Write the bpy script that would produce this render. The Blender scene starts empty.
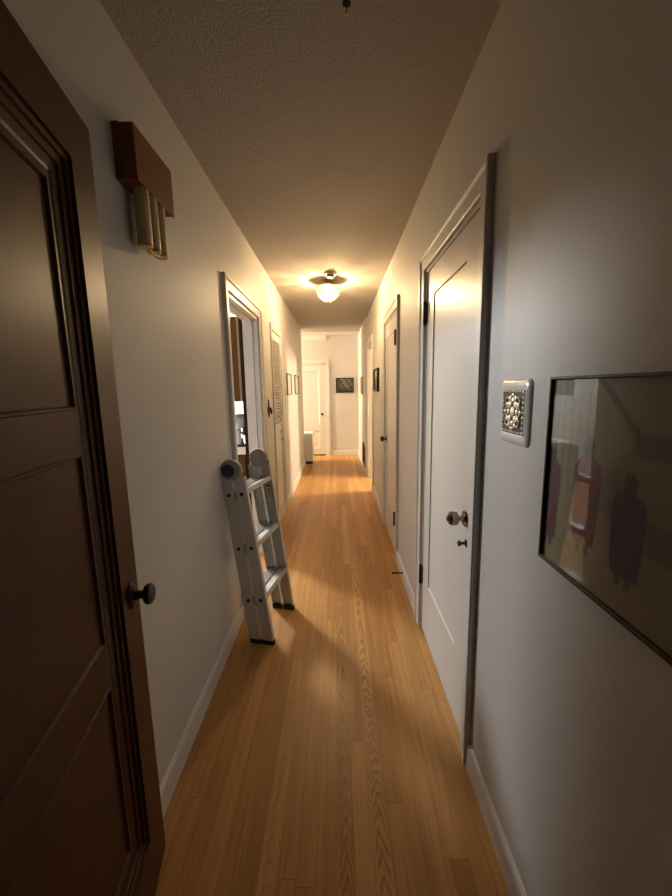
import bpy, bmesh, math, random
from mathutils import Vector, Matrix
random.seed(7)
PI = math.pi
C = bpy.context.scene.collection
XL, XR, H = -0.617, 0.470, 2.44        # hall side walls and ceiling
WT = 0.118                              # wall thickness
YL_END, YE = 6.95, 7.88                 # end of the near-side wall, face of the end wall

# ------------------------------------------------------------------ materials
def new_mat(name):
    m = bpy.data.materials.new(name); m.use_nodes = True
    nt = m.node_tree
    return m, nt, nt.nodes, nt.links, nt.nodes['Principled BSDF']
def N(nodes, kind, **kw):
    n = nodes.new(kind)
    for k, v in kw.items():
        setattr(n, k, v)
    return n
def simple(name, col, rough=.5, metal=0., var=.06, scale=8., bump=0., bscale=60., coat=0., stretch=None, spec=.5):
    m, nt, nd, lk, bs = new_mat(name)
    bs.inputs['Roughness'].default_value = rough
    bs.inputs['Metallic'].default_value = metal
    bs.inputs['Coat Weight'].default_value = coat
    bs.inputs['Coat Roughness'].default_value = .08
    bs.inputs['Specular IOR Level'].default_value = spec
    tc = N(nd, 'ShaderNodeTexCoord'); mp = N(nd, 'ShaderNodeMapping')
    lk.new(tc.outputs['Object'], mp.inputs['Vector'])
    if stretch: mp.inputs['Scale'].default_value = stretch
    nz = N(nd, 'ShaderNodeTexNoise'); nz.inputs['Scale'].default_value = scale; nz.inputs['Detail'].default_value = 4
    lk.new(mp.outputs['Vector'], nz.inputs['Vector'])
    mx = N(nd, 'ShaderNodeMix', data_type='RGBA')
    mx.inputs['A'].default_value = (*[c*(1-var) for c in col], 1)
    mx.inputs['B'].default_value = (*[min(1, c*(1+var)) for c in col], 1)
    lk.new(nz.outputs['Fac'], mx.inputs['Factor']); lk.new(mx.outputs['Result'], bs.inputs['Base Color'])
    if bump:
        n2 = N(nd, 'ShaderNodeTexNoise'); n2.inputs['Scale'].default_value = bscale; n2.inputs['Detail'].default_value = 3
        lk.new(mp.outputs['Vector'], n2.inputs['Vector'])
        b = N(nd, 'ShaderNodeBump'); b.inputs['Strength'].default_value = bump; b.inputs['Distance'].default_value = .004
        lk.new(n2.outputs['Fac'], b.inputs['Height']); lk.new(b.outputs['Normal'], bs.inputs['Normal'])
    return m
def emission(name, col, s):
    m, nt, nd, lk, bs = new_mat(name)
    bs.inputs['Base Color'].default_value = (0, 0, 0, 1)
    bs.inputs['Emission Color'].default_value = (*col, 1); bs.inputs['Emission Strength'].default_value = s
    return m
def popcorn():
    m, nt, nd, lk, bs = new_mat('popcorn_plaster')
    bs.inputs['Roughness'].default_value = .9
    tc = N(nd, 'ShaderNodeTexCoord')
    v = N(nd, 'ShaderNodeTexVoronoi'); v.inputs['Scale'].default_value = 120
    nz = N(nd, 'ShaderNodeTexNoise'); nz.inputs['Scale'].default_value = 85; nz.inputs['Detail'].default_value = 6; nz.inputs['Roughness'].default_value = .7
    for t in (v, nz): lk.new(tc.outputs['Object'], t.inputs['Vector'])
    ad = N(nd, 'ShaderNodeMath', operation='SUBTRACT'); lk.new(nz.outputs['Fac'], ad.inputs[0])
    ml = N(nd, 'ShaderNodeMath', operation='MULTIPLY'); ml.inputs[1].default_value = .5
    lk.new(v.outputs['Distance'], ml.inputs[0]); lk.new(ml.outputs[0], ad.inputs[1])
    b = N(nd, 'ShaderNodeBump'); b.inputs['Strength'].default_value = .9; b.inputs['Distance'].default_value = .006
    lk.new(ad.outputs[0], b.inputs['Height']); lk.new(b.outputs['Normal'], bs.inputs['Normal'])
    r = N(nd, 'ShaderNodeMix', data_type='RGBA'); r.inputs['A'].default_value = (.35, .32, .285, 1); r.inputs['B'].default_value = (.47, .435, .39, 1)
    lk.new(nz.outputs['Fac'], r.inputs['Factor']); lk.new(r.outputs['Result'], bs.inputs['Base Color'])
    return m
def oak_floor():
    """strip oak: boards 57 mm wide along Y, staggered ends, a colour per board, fine grain and two boards of cathedral figure"""
    m, nt, nd, lk, bs = new_mat('oak_strip_floor')
    def M(op, a, b=None, c=None):
        n = N(nd, 'ShaderNodeMath', operation=op)
        for i, x in enumerate((a, b, c)):
            if x is None: continue
            if isinstance(x, (int, float)): n.inputs[i].default_value = x
            else: lk.new(x, n.inputs[i])
        return n.outputs[0]
    def XYZ(x, y, z):
        n = N(nd, 'ShaderNodeCombineXYZ')
        for i, q in enumerate((x, y, z)):
            if isinstance(q, (int, float)): n.inputs[i].default_value = q
            else: lk.new(q, n.inputs[i])
        return n.outputs[0]
    def mixc(f, a, b, bt='MIX'):
        n = N(nd, 'ShaderNodeMix', data_type='RGBA', blend_type=bt)
        for s, q in (('Factor', f), ('A', a), ('B', b)):
            if isinstance(q, (int, float)): n.inputs[s].default_value = q
            elif isinstance(q, tuple): n.inputs[s].default_value = (*q, 1)
            else: lk.new(q, n.inputs[s])
        return n.outputs['Result']
    def rnd(vec):
        w = N(nd, 'ShaderNodeTexWhiteNoise', noise_dimensions='3D'); lk.new(vec, w.inputs['Vector']); return w.outputs['Value']
    def noise(vec, sc, det=4, ro=.55):
        n = N(nd, 'ShaderNodeTexNoise'); n.inputs['Scale'].default_value = sc; n.inputs['Detail'].default_value = det; n.inputs['Roughness'].default_value = ro
        lk.new(vec, n.inputs['Vector']); return n.outputs['Fac']
    def ramp(f, stops):
        r = N(nd, 'ShaderNodeValToRGB'); e = r.color_ramp.elements
        while len(e) < len(stops): e.new(.5)
        for q, (p, v) in zip(e, stops): q.position = p; q.color = (*v, 1) if isinstance(v, tuple) else (v, v, v, 1)
        lk.new(f, r.inputs['Fac']); return r.outputs['Color']
    geo = N(nd, 'ShaderNodeTexCoord'); sp = N(nd, 'ShaderNodeSeparateXYZ'); lk.new(geo.outputs['Object'], sp.inputs[0])
    x, y = sp.outputs[0], sp.outputs[1]
    W = .057
    u = M('DIVIDE', M('ADD', x, W/2), W); bi = M('FLOOR', u); fx = M('FRACT', u)
    off = M('MULTIPLY', rnd(XYZ(bi, 3.1, 0)), 5.3)
    ly = M('DIVIDE', M('ADD', y, off), 1.55); li = M('FLOOR', ly); fy = M('FRACT', ly)
    br = rnd(XYZ(bi, li, 7.7)); br2 = rnd(XYZ(bi, li, 19.3))
    base = ramp(br, [(0, (.44, .205, .058)), (.3, (.51, .247, .074)), (.7, (.555, .280, .090)), (1, (.63, .330, .115))])
    gy = M('ADD', y, M('MULTIPLY', br2, 30.))
    fine = noise(XYZ(M('MULTIPLY', x, 210.), M('MULTIPLY', gy, 5.), br), 1., 5, .62)
    streak = noise(XYZ(M('MULTIPLY', x, 46.), M('MULTIPLY', gy, 1.6), bi), 1., 4)
    col = mixc(.30, base, ramp(fine, [(.34, .34), (.62, 1.)]), 'MULTIPLY')
    col = mixc(.5, col, ramp(streak, [(.3, .55), (.65, 1.1)]), 'MULTIPLY')
    # cathedral figure
    xl = M('SUBTRACT', fx, .5)
    wob = noise(XYZ(M('MULTIPLY', x, 25.), M('MULTIPLY', gy, 3.2), 2.), 1., 3)
    ph = M('ADD', M('ADD', M('ADD', M('MULTIPLY', gy, 80.), M('MULTIPLY', M('SINE', M('MULTIPLY', gy, 2.3)), 24.)), M('MULTIPLY', M('MULTIPLY', xl, xl), 44.)), M('MULTIPLY', wob, 26.))
    rings = M('POWER', M('ADD', M('MULTIPLY', M('SINE', ph), .5), .5), 2.2)
    def near(v, k): return M('COMPARE', v, k, .1)
    cath = M('MAXIMUM', M('MAXIMUM', near(bi, 0.), near(bi, 2.)), M('MULTIPLY', M('GREATER_THAN', br2, .9), .4))
    cen = ramp(M('ABSOLUTE', xl), [(.30, 1.), (.48, .0)])
    cf = M('MULTIPLY', M('MULTIPLY', cath, M('MULTIPLY', rings, .62)), cen)
    col = mixc(cf, col, (.20, .072, .018))
    # seams
    ex = M('MINIMUM', fx, M('SUBTRACT', 1., fx)); ey = M('MINIMUM', fy, M('SUBTRACT', 1., fy))
    seam = M('MAXIMUM', M('LESS_THAN', ex, .018), M('LESS_THAN', ey, .0010))
    col = mixc(M('MULTIPLY', seam, .35), col, (.09, .032, .010))
    lk.new(col, bs.inputs['Base Color'])
    rr = M('ADD', M('MULTIPLY', streak, .12), .31); lk.new(rr, bs.inputs['Roughness'])
    bs.inputs['Specular IOR Level'].default_value = .32
    b = N(nd, 'ShaderNodeBump'); b.inputs['Strength'].default_value = .25; b.inputs['Distance'].default_value = .001
    hh = M('SUBTRACT', fine, M('MULTIPLY', seam, 1.2)); lk.new(hh, b.inputs['Height']); lk.new(b.outputs['Normal'], bs.inputs['Normal'])
    return m
def wood(name, c1, c2, rough=.35, vert=True, coat=.2, spec=.5):
    m, nt, nd, lk, bs = new_mat(name)
    tc = N(nd, 'ShaderNodeTexCoord'); mp = N(nd, 'ShaderNodeMapping')
    mp.inputs['Scale'].default_value = (40, 40, 2.2) if vert else (40, 2.2, 40)
    lk.new(tc.outputs['Object'], mp.inputs['Vector'])
    nz = N(nd, 'ShaderNodeTexNoise'); nz.inputs['Scale'].default_value = 1.; nz.inputs['Detail'].default_value = 6; nz.inputs['Roughness'].default_value = .6
    lk.new(mp.outputs['Vector'], nz.inputs['Vector'])
    mx = N(nd, 'ShaderNodeMix', data_type='RGBA'); mx.inputs['A'].default_value = (*c1, 1); mx.inputs['B'].default_value = (*c2, 1)
    lk.new(nz.outputs['Fac'], mx.inputs['Factor']); lk.new(mx.outputs['Result'], bs.inputs['Base Color'])
    bs.inputs['Roughness'].default_value = rough; bs.inputs['Coat Weight'].default_value = coat; bs.inputs['Coat Roughness'].default_value = .15; bs.inputs['Specular IOR Level'].default_value = spec
    return m
def pane_glass(name, tint=(.98, .98, .98)):
    m, nt, nd, lk, bs = new_mat(name)
    out = nd['Material Output']; nd.remove(bs)
    t = N(nd, 'ShaderNodeBsdfTransparent'); t.inputs[0].default_value = (*tint, 1)
    g = N(nd, 'ShaderNodeBsdfGlossy'); g.inputs['Roughness'].default_value = .015
    ge = N(nd, 'ShaderNodeNewGeometry'); dt = N(nd, 'ShaderNodeVectorMath', operation='DOT_PRODUCT')
    lk.new(ge.outputs['Normal'], dt.inputs[0]); lk.new(ge.outputs['Incoming'], dt.inputs[1])
    ab = N(nd, 'ShaderNodeMath', operation='ABSOLUTE'); lk.new(dt.outputs['Value'], ab.inputs[0])
    om = N(nd, 'ShaderNodeMath', operation='SUBTRACT'); om.inputs[0].default_value = 1; lk.new(ab.outputs[0], om.inputs[1])
    pw = N(nd, 'ShaderNodeMath', operation='POWER'); pw.inputs[1].default_value = 5; lk.new(om.outputs[0], pw.inputs[0])
    fr = N(nd, 'ShaderNodeMath', operation='MULTIPLY_ADD'); fr.inputs[1].default_value = .95; fr.inputs[2].default_value = .035; lk.new(pw.outputs[0], fr.inputs[0])
    mx = N(nd, 'ShaderNodeMixShader'); lk.new(fr.outputs[0], mx.inputs[0]); lk.new(t.outputs[0], mx.inputs[1]); lk.new(g.outputs[0], mx.inputs[2])
    lk.new(mx.outputs[0], out.inputs['Surface'])
    return m
def bead_glass():
    m, nt, nd, lk, bs = new_mat('crystal_bead')
    out = nd['Material Output']; nd.remove(bs)
    t = N(nd, 'ShaderNodeBsdfTransparent'); t.inputs[0].default_value = (.88, .80, .64, 1)
    tl = N(nd, 'ShaderNodeBsdfTranslucent'); tl.inputs[0].default_value = (1, .90, .70, 1)
    g = N(nd, 'ShaderNodeBsdfGlossy'); g.inputs['Roughness'].default_value = .12
    m1 = N(nd, 'ShaderNodeMixShader'); m1.inputs[0].default_value = .035; lk.new(t.outputs[0], m1.inputs[1]); lk.new(tl.outputs[0], m1.inputs[2])
    m2 = N(nd, 'ShaderNodeMixShader'); m2.inputs[0].default_value = .12; lk.new(m1.outputs[0], m2.inputs[1]); lk.new(g.outputs[0], m2.inputs[2])
    lk.new(m2.outputs[0], out.inputs['Surface'])
    return m
def attr_mat(name, rough=.6):
    m, nt, nd, lk, bs = new_mat(name)
    a = N(nd, 'ShaderNodeAttribute', attribute_name='Col'); lk.new(a.outputs['Color'], bs.inputs['Base Color'])
    bs.inputs['Roughness'].default_value = rough
    return m

WALL = simple('wall_paint', (.58, .56, .535), .55, var=.015, scale=3, bump=.10, bscale=55)
TRIM = simple('trim_paint', (.64, .62, .59), .38, var=.02, scale=5, bump=.03, bscale=30)
DOORP = simple('door_paint', (.62, .61, .58), .34, var=.03, scale=2, bump=.10, bscale=1, stretch=(60, 60, 1.5))
SMOOTH = simple('smooth_plaster', (.62, .59, .54), .8, var=.02)
POP = popcorn(); OAK = oak_floor()
MAHOG = wood('mahogany_stain', (.030, .0078, .0028), (.075, .022, .0080), .42, coat=0, spec=.22)
CHERRY = wood('cherry_wood', (.125, .036, .008), (.235, .078, .018), .48, coat=0, spec=.3)
CABW = wood('cabinet_oak_brown', (.075, .036, .0075), (.135, .068, .016), .5, coat=0, spec=.1)
REDW = wood('red_brown_wood', (.022, .0050, .0022), (.040, .0095, .0040), .5, coat=0, spec=.1)
PALE = wood('pale_edge_strip', (.24, .18, .11), (.30, .23, .14), .5, coat=0)
BRASS = simple('aged_brass', (.62, .45, .22), .34, 1., .15, 20)
TUBEM = simple('brushed_tube_brass', (.52, .41, .245), .42, .3, .08, 12)
BRONZE = simple('dark_bronze', (.055, .040, .034), .42, .6, .25, 30)
BRONZE2 = simple('ornament_bronze', (.085, .055, .032), .45, .7, .35, 60)
GOLD = simple('worn_gold_relief', (.62, .52, .36), .45, .35, .35, 160)
BLACK = simple('black_metal', (.018, .016, .015), .45, .4, .2, 20)
BLACKP = simple('black_plastic', (.02, .02, .022), .5)
RUBBER = simple('black_rubber', (.016, .016, .016), .75)
CHROME = simple('polished_nickel', (.22, .185, .155), .22, 1., .05)
ALU = simple('brushed_aluminium', (.64, .625, .59), .42, .30, .10, 1., stretch=(90, 90, 3))
ALU_L = simple('ribbed_aluminium', (.62, .61, .58), .36, .45, .08, 4)
GREYP = simple('grey_hinge_plastic', (.36, .36, .34), .45, .1, .15, 25)
NAVY = simple('navy_plastic', (.022, .026, .07), .35)
CERAM = simple('white_ceramic', (.86, .84, .80), .22, var=.03, coat=.5)
WHITEP = simple('white_plastic', (.78, .75, .69), .4)
GREYA = simple('grey_enamel', (.34, .36, .36), .3, .1)
COUNTER = simple('white_laminate', (.78, .77, .72), .35, var=.05, scale=40)
TILE = simple('backsplash_paint', (.72, .80, .82), .4)
GLASS = pane_glass('picture_glass'); BEAD = bead_glass()
STICK = simple('sticker_white', (.6, .58, .54), .5)

# ------------------------------------------------------------------ mesh helpers
def obj(name, bm, mats, parent=None, smooth=False, bevel=0, seg=2, angle=35, recalc=True):
    me = bpy.data.meshes.new(name)
    bmesh.ops.remove_doubles(bm, verts=bm.verts, dist=1e-6)
    if recalc: bmesh.ops.recalc_face_normals(bm, faces=bm.faces)
    bm.to_mesh(me); bm.free()
    for m in (mats if isinstance(mats, (list, tuple)) else [mats]): me.materials.append(m)
    o = bpy.data.objects.new(name, me); C.objects.link(o)
    if parent: o.parent = parent
    if smooth:
        for p in me.polygons: p.use_smooth = True
        try:
            me.set_sharp_from_angle(angle=math.radians(angle))
        except Exception: pass
    if bevel:
        b = o.modifiers.new('bevel', 'BEVEL'); b.width = bevel; b.segments = seg; b.limit_method = 'ANGLE'; b.angle_limit = math.radians(40)
    return o
def empty(name, loc=(0, 0, 0), rotz=0, label=None, cat=None, group=None, kind=None):
    o = bpy.data.objects.new(name, None); C.objects.link(o); o.location = loc; o.rotation_euler = (0, 0, rotz)
    o.empty_display_size = .05
    tag(o, label, cat, group, kind); return o
def tag(o, label=None, cat=None, group=None, kind=None):
    if label: o['label'] = label
    if cat: o['category'] = cat
    if group: o['group'] = group
    if kind: o['kind'] = kind
    return o
def box(bm, a, b, mi=0, mat=None):
    x0, y0, z0 = [min(p, q) for p, q in zip(a, b)]; x1, y1, z1 = [max(p, q) for p, q in zip(a, b)]
    vs = [Vector(p) for p in ((x0,y0,z0),(x1,y0,z0),(x1,y1,z0),(x0,y1,z0),(x0,y0,z1),(x1,y0,z1),(x1,y1,z1),(x0,y1,z1))]
    if mat is not None: vs = [mat @ v for v in vs]
    v = [bm.verts.new(p) for p in vs]
    for f in ((0,3,2,1),(4,5,6,7),(0,1,5,4),(1,2,6,5),(2,3,7,6),(3,0,4,7)):
        bm.faces.new([v[i] for i in f]).material_index = mi
def lathe(bm, prof, n=24, mat=None, mi=0, ax='Z'):
    """revolve (radius, height) pairs about an axis through the origin"""
    rows = []
    for r, t in prof:
        row = []
        for k in range(n):
            a = 2*PI*k/n; p = Vector((r*math.cos(a), r*math.sin(a), t))
            if ax == 'X': p = Vector((p.z, p.x, p.y))
            if ax == 'Y': p = Vector((p.y, p.z, p.x))
            if mat is not None: p = mat @ p
            row.append(bm.verts.new(p))
        rows.append(row)
    for i in range(len(rows)-1):
        for k in range(n):
            bm.faces.new((rows[i][k], rows[i][(k+1) % n], rows[i+1][(k+1) % n], rows[i+1][k])).material_index = mi
    for r in (rows[0], rows[-1]):
        bm.faces.new(r).material_index = mi
def prism(bm, pts, d0, d1, axis='X', mi=0, mat=None):
    """extrude a closed 2-D outline along an axis"""
    def P(a, b, d):
        v = Vector((d, a, b)) if axis == 'X' else Vector((a, d, b)) if axis == 'Y' else Vector((a, b, d))
        return mat @ v if mat is not None else v
    A = [bm.verts.new(P(a, b, d0)) for a, b in pts]; B = [bm.verts.new(P(a, b, d1)) for a, b in pts]
    n = len(pts)
    bm.faces.new(A).material_index = mi; bm.faces.new(B[::-1]).material_index = mi
    for i in range(n): bm.faces.new((A[i], A[(i+1) % n], B[(i+1) % n], B[i])).material_index = mi
def tube(bm, path, r, n=10, mi=0):
    path = [Vector(p) for p in path]; rows = []
    for i, p in enumerate(path):
        t = (path[min(i+1, len(path)-1)] - path[max(i-1, 0)]).normalized()
        up = Vector((0, 0, 1)) if abs(t.z) < .9 else Vector((1, 0, 0))
        s = t.cross(up).normalized(); w = s.cross(t)
        rr = r[i] if isinstance(r, (list, tuple)) else r
        rows.append([bm.verts.new(p + (s*math.cos(2*PI*k/n) + w*math.sin(2*PI*k/n))*rr) for k in range(n)])
    for i in range(len(rows)-1):
        for k in range(n): bm.faces.new((rows[i][k], rows[i][(k+1) % n], rows[i+1][(k+1) % n], rows[i+1][k])).material_index = mi
    bm.faces.new(rows[0]).material_index = mi; bm.faces.new(rows[-1]).material_index = mi
def ball(bm, c, r, mi=0, sub=1, scale=(1, 1, 1)):
    M = Matrix.Translation(c) @ Matrix.Diagonal((*[r*s for s in scale], 1))
    g = bmesh.ops.create_icosphere(bm, subdivisions=sub, radius=1, matrix=M)
    for v in g['verts']:
        for f in v.link_faces: f.material_index = mi
def sweep_casing(bm, prof, a0, a1, top, face, sgn, axis='X', legs=(1, 1), bottom=0.):
    """mitred door casing round an opening a0..a1 x 0..top; prof = closed (outward, thick) outline; face = wall plane, sgn = way into the hall"""
    def P(a, z, t):
        return Vector((face + sgn*t, a, z)) if axis == 'X' else Vector((a, face + sgn*t, z))
    stations = []
    if legs[0]: stations.append(lambda u, t: P(a0-u, bottom, t))
    stations.append(lambda u, t: P(a0-u, top+u, t))
    stations.append(lambda u, t: P(a1+u, top+u, t))
    if legs[1]: stations.append(lambda u, t: P(a1+u, bottom, t))
    rows = [[bm.verts.new(s(u, t)) for u, t in prof] for s in stations]
    n = len(prof)
    for i in range(len(rows)-1):
        for k in range(n): bm.faces.new((rows[i][k], rows[i][(k+1) % n], rows[i+1][(k+1) % n], rows[i+1][k]))
    bm.faces.new(rows[0]); bm.faces.new(rows[-1])
CAS = [(.006, 0), (.006, .011), (.012, .014), (.056, .015), (.060, .019), (.066, .0225), (.078, .0225), (.082, .018), (.082, 0)]
def panel_leaf(bm, w, h, th, panels, depth, steps, hx=1.):
    """door leaf standing on z=0, x 0..w, front face at y=0 (faces -Y), with recessed panels (x0,x1,z0,z1).
    steps = list of (inset, depth) of the moulding from the stile edge inwards"""
    xs = sorted({0, w, *[p[0] for p in panels], *[p[1] for p in panels]})
    zs = sorted({0, h, *[p[2] for p in panels], *[p[3] for p in panels]})
    def inside(x, z): return any(p[0] < x < p[1] and p[2] < z < p[3] for p in panels)
    for i in range(len(xs)-1):
        for j in range(len(zs)-1):
            if not inside((xs[i]+xs[i+1])/2, (zs[j]+zs[j+1])/2):
                bm.faces.new([bm.verts.new(p) for p in ((xs[i],0,zs[j]),(xs[i+1],0,zs[j]),(xs[i+1],0,zs[j+1]),(xs[i],0,zs[j+1]))])
    for x0, x1, z0, z1 in panels:
        rows = []
        for ins, d in [(0, 0)] + steps:
            rows.append([bm.verts.new(p) for p in ((x0+ins*hx,d,z0+ins),(x1-ins*hx,d,z0+ins),(x1-ins*hx,d,z1-ins),(x0+ins*hx,d,z1-ins))])
        for a, b in zip(rows, rows[1:]):
            for k in range(4): bm.faces.new((a[k], a[(k+1) % 4], b[(k+1) % 4], b[k]))
        bm.faces.new(rows[-1])
    for f in (((0,0,0),(w,0,0),(w,th,0),(0,th,0)), ((0,0,h),(w,0,h),(w,th,h),(0,th,h)), ((0,0,0),(0,th,0),(0,th,h),(0,0,h)), ((w,0,0),(w,th,0),(w,th,h),(w,0,h)), ((0,th,0),(w,th,0),(w,th,h),(0,th,h))):
        bm.faces.new([bm.verts.new(p) for p in f])
def B(): return bmesh.new()
def struct(name, bm, m, **k):
    o = obj(name, bm, m, **k); o['kind'] = 'structure'; return o

# ------------------------------------------------------------------ the shell
DH = 1.985                                        # door opening height
KY0, KY1, KH = 2.265, 3.115, 1.955                # doorway to the kitchen
LY0, LY1, LH = 3.735, 4.305, 1.965                # louvred closet
D1 = (1.300, 2.060); D2 = (2.985, 3.735); D3 = (5.030, 5.830)
bm = B(); box(bm, (-4.2, -.50, -.12), (3.2, 8.1, 0)); struct('floor', bm, OAK)
bm = B(); box(bm, (-4.2, -.50, H), (3.2, 7.40, H+.1)); struct('ceiling', bm, POP)
bm = B(); box(bm, (-4.2, 7.40, H), (3.2, 8.1, H+.1)); struct('ceiling_cross_hall', bm, SMOOTH)
def notched(y0, y1, nots):
    pts = [(y0, 0)]
    for a, b, t in nots: pts += [(a, 0), (a, t), (b, t), (b, 0)]
    pts += [(y1, 0), (y1, H), (y0, H)]
    return pts
bm = B(); prism(bm, notched(-.40, YL_END, [(KY0, KY1, KH), (LY0, LY1, LH)]), XL, XL-WT); struct('wall_left', bm, WALL)
bm = B(); prism(bm, notched(-.40, YE, [(*D1, DH), (*D2, DH), (*D3, DH)]), XR, XR+WT); struct('wall_right', bm, WALL)
bm = B(); box(bm, (-4.2, YE, 0), (XR+WT, YE+.12, H)); struct('wall_end', bm, WALL)
# furred-out stretch of wall past the last doorway
bm = B(); box(bm, (.440, 5.925, 0), (XR, YE, H)); struct('wall_right_far', bm, WALL)
# kitchen shell, closet back, cross hall and side room behind the doorways
KB = 4.30
bm = B(); box(bm, (-3.3, 5.6, 0), (XL-WT, 5.7, H)); struct('wall_kitchen_far', bm, WALL)
bm = B(); box(bm, (-3.3, 1.4, 0), (-3.2, 5.6, H)); struct('wall_kitchen_side', bm, WALL)
bm = B(); box(bm, (-3.2, 1.4, 0), (XL-WT, 1.5, H)); struct('wall_kitchen_near', bm, WALL)
bm = B(); prism(bm, [(XL-WT, YL_END-.1), (-4.1, YL_END-.1), (-4.1, YE), (-4.0, YE), (-4.0, YL_END), (XL-WT, YL_END)], 0, H, 'Z'); struct('wall_cross_hall', bm, WALL)
bm = B(); prism(bm, [(XR+WT, 4.0), (3.1, 4.0), (3.1, 7.2), (XR+WT, 7.2), (XR+WT, 7.1), (3.0, 7.1), (3.0, 4.1), (XR+WT, 4.1)], 0, H, 'Z'); struct('wall_side_room', bm, WALL)
bm = B(); box(bm, (XL-WT-.006, LY0-.03, 0), (XL-WT, LY1+.03, LH+.03)); struct('wall_closet_back', bm, WALL)
# short return beside the camera that carries the dark entry door
bm = B(); box(bm, (XL, .02, 0), (-.43, .13, H)); struct('wall_entry', bm, WALL)

# baseboards
BP = [(0, 0), (.014, 0), (.014, .075), (.011, .088), (.005, .095), (0, .098)]
def baseboard(name, y0, y1, face, sgn):
    bm = B(); prism(bm, [(face+sgn*t, z) for t, z in BP], y0, y1, 'Y'); return struct(name, bm, TRIM)
baseboard('baseboard_left', .13, KY0-.082, XL, 1)
baseboard('baseboard_left_middle', KY1+.082, LY0-.060, XL, 1)
baseboard('baseboard_left_far', LY1+.060, YL_END, XL, 1)
baseboard('baseboard_right', -.40, D1[0]-.082, XR, -1)
baseboard('baseboard_right_middle', D1[1]+.082, D2[0]-.082, XR, -1)
baseboard('baseboard_right_far', D2[1]+.082, D3[0]-.082, XR, -1)
baseboard('baseboard_right_end', 5.925, YE, .440, -1)
bm = B(); prism(bm, [(YE-t, z) for t, z in BP], -.130, .440, 'X'); struct('baseboard_end', bm, TRIM)
# cove over the cross hall on the end wall
bm = B(); prism(bm, [(YE, 2.345), (YE-.010, 2.345), (YE-.016, 2.355), (YE-.035, 2.41), (YE-.035, H), (YE, H)], -4.0, -.20, 'X'); struct('trim_1', bm, TRIM)

# ------------------------------------------------------------------ doorways and doors
def hinge(parent, y, z, x, r=.0075, ln=.10, name='hinge'):
    bm = B(); lathe(bm, [(r*.6, -ln/2-.010), (r, -ln/2-.004), (r, ln/2+.004), (r*.6, ln/2+.010)], 12, Matrix.Translation((x, y, z)))
    box(bm, (x+.002, y-.016, z-ln/2), (x+.012, y+.016, z+ln/2))
    return obj(name, bm, BLACK, parent, True)
# doorway to the kitchen: casing, jamb with stop
tr = empty('trim_2', (XL, KY0, 0), label='white cased doorway opening into the bright kitchen', kind='structure')
def child(name, bm, m, parent, **k):
    """part of a thing whose empty is not at the origin: mesh coordinates are given in world space"""
    o = obj(name, bm, m, parent, **k); o.matrix_parent_inverse = parent.matrix_basis.inverted(); return o
bm = B(); sweep_casing(bm, CAS, KY0, KY1, KH, XL, 1); child('casing', bm, TRIM, tr)
JP = [(.0, .0), (.0, .118), (-.014, .118), (-.014, .075), (-.026, .075), (-.026, .040), (-.014, .040), (-.014, 0)]
bm = B(); sweep_casing(bm, JP, KY0, KY1, KH, XL, -1); child('jamb', bm, TRIM, tr)
# cased opening with light spilling out (third on that side)
tr = empty('trim_3', (XR, D3[0], 0), label='white cased opening far along the hall, light spilling from it', kind='structure')
bm = B(); sweep_casing(bm, CAS, *D3, DH, XR, -1); child('casing', bm, TRIM, tr)
bm = B(); sweep_casing(bm, JP, *D3, DH, XR, 1); child('jamb', bm, TRIM, tr)

def hall_door(name, label, ya, yb, pan, hinge_y, knob_y, knob_z, style):
    d = empty(name, (XR, ya, 0), label=label, cat='door', kind='structure')
    bm = B(); sweep_casing(bm, CAS, ya, yb, DH, XR, -1); child('casing', bm, TRIM, d)
    bm = B(); sweep_casing(bm, [(0, 0), (0, .118), (-.012, .118), (-.012, 0)], ya, yb, DH, XR, 1); child('jamb', bm, TRIM, d)
    bm = B(); w = yb-ya-.030; h = DH-.012-.012
    panel_leaf(bm, w, h, .036, [pan], .006, [(.003, .0055), (.006, .0055), (.009, .0045)])
    # local x -> world -Y ... place so that the face looks at the hall
    M = Matrix.Translation((XR+.004, yb-.015, .008)) @ Matrix.Rotation(-PI/2, 4, 'Z')
    bmesh.ops.transform(bm, matrix=M, verts=bm.verts); child('leaf', bm, DOORP, d)
    for z in (.335, 1.775): child_h = hinge(d, hinge_y, z, XR-(.020 if style == 'brass' else .008)); child_h.matrix_parent_inverse = d.matrix_basis.inverted()
    x = XR+.004
    k = empty('doorknob', (0, 0, 0)); k.parent = d; k.matrix_parent_inverse = d.matrix_basis.inverted()
    T = Matrix.Translation((x, knob_y, knob_z)) @ Matrix.Rotation(-PI/2, 4, 'Y')
    bm = B(); lathe(bm, [(.001, .007), (.018, .008), (.030, .005), (.033, .001), (.033, 0)], 28, T); obj('rosette', bm, CHROME, k, True)
    bm = B()
    if style == 'crystal':
        lathe(bm, [(.0125, .004), (.011, .012), (.010, .024), (.013, .028)], 20, T); obj('shank', bm, CHROME, k, True)
        bm = B(); lathe(bm, [(.013, .026), (.0245, .031), (.0265, .040), (.0265, .054), (.022, .060), (.020, .062), (.004, .063)], 12, T); obj('grip', bm, CHROME, k)
        bm = B(); lathe(bm, [(.011, .060), (.011, .067), (.007, .070), (.001, .070)], 16, T); obj('button', bm, BRONZE, k, True)
    else:
        lathe(bm, [(.011, .004), (.009, .020), (.012, .026)], 18, T); obj('shank', bm, BRONZE2, k, True)
        bm = B(); lathe(bm, [(.012, .024), (.024, .032), (.027, .043), (.024, .055), (.012, .061), (.001, .062)], 22, T); obj('grip', bm, BRONZE2, k, True)
    return d
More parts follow.
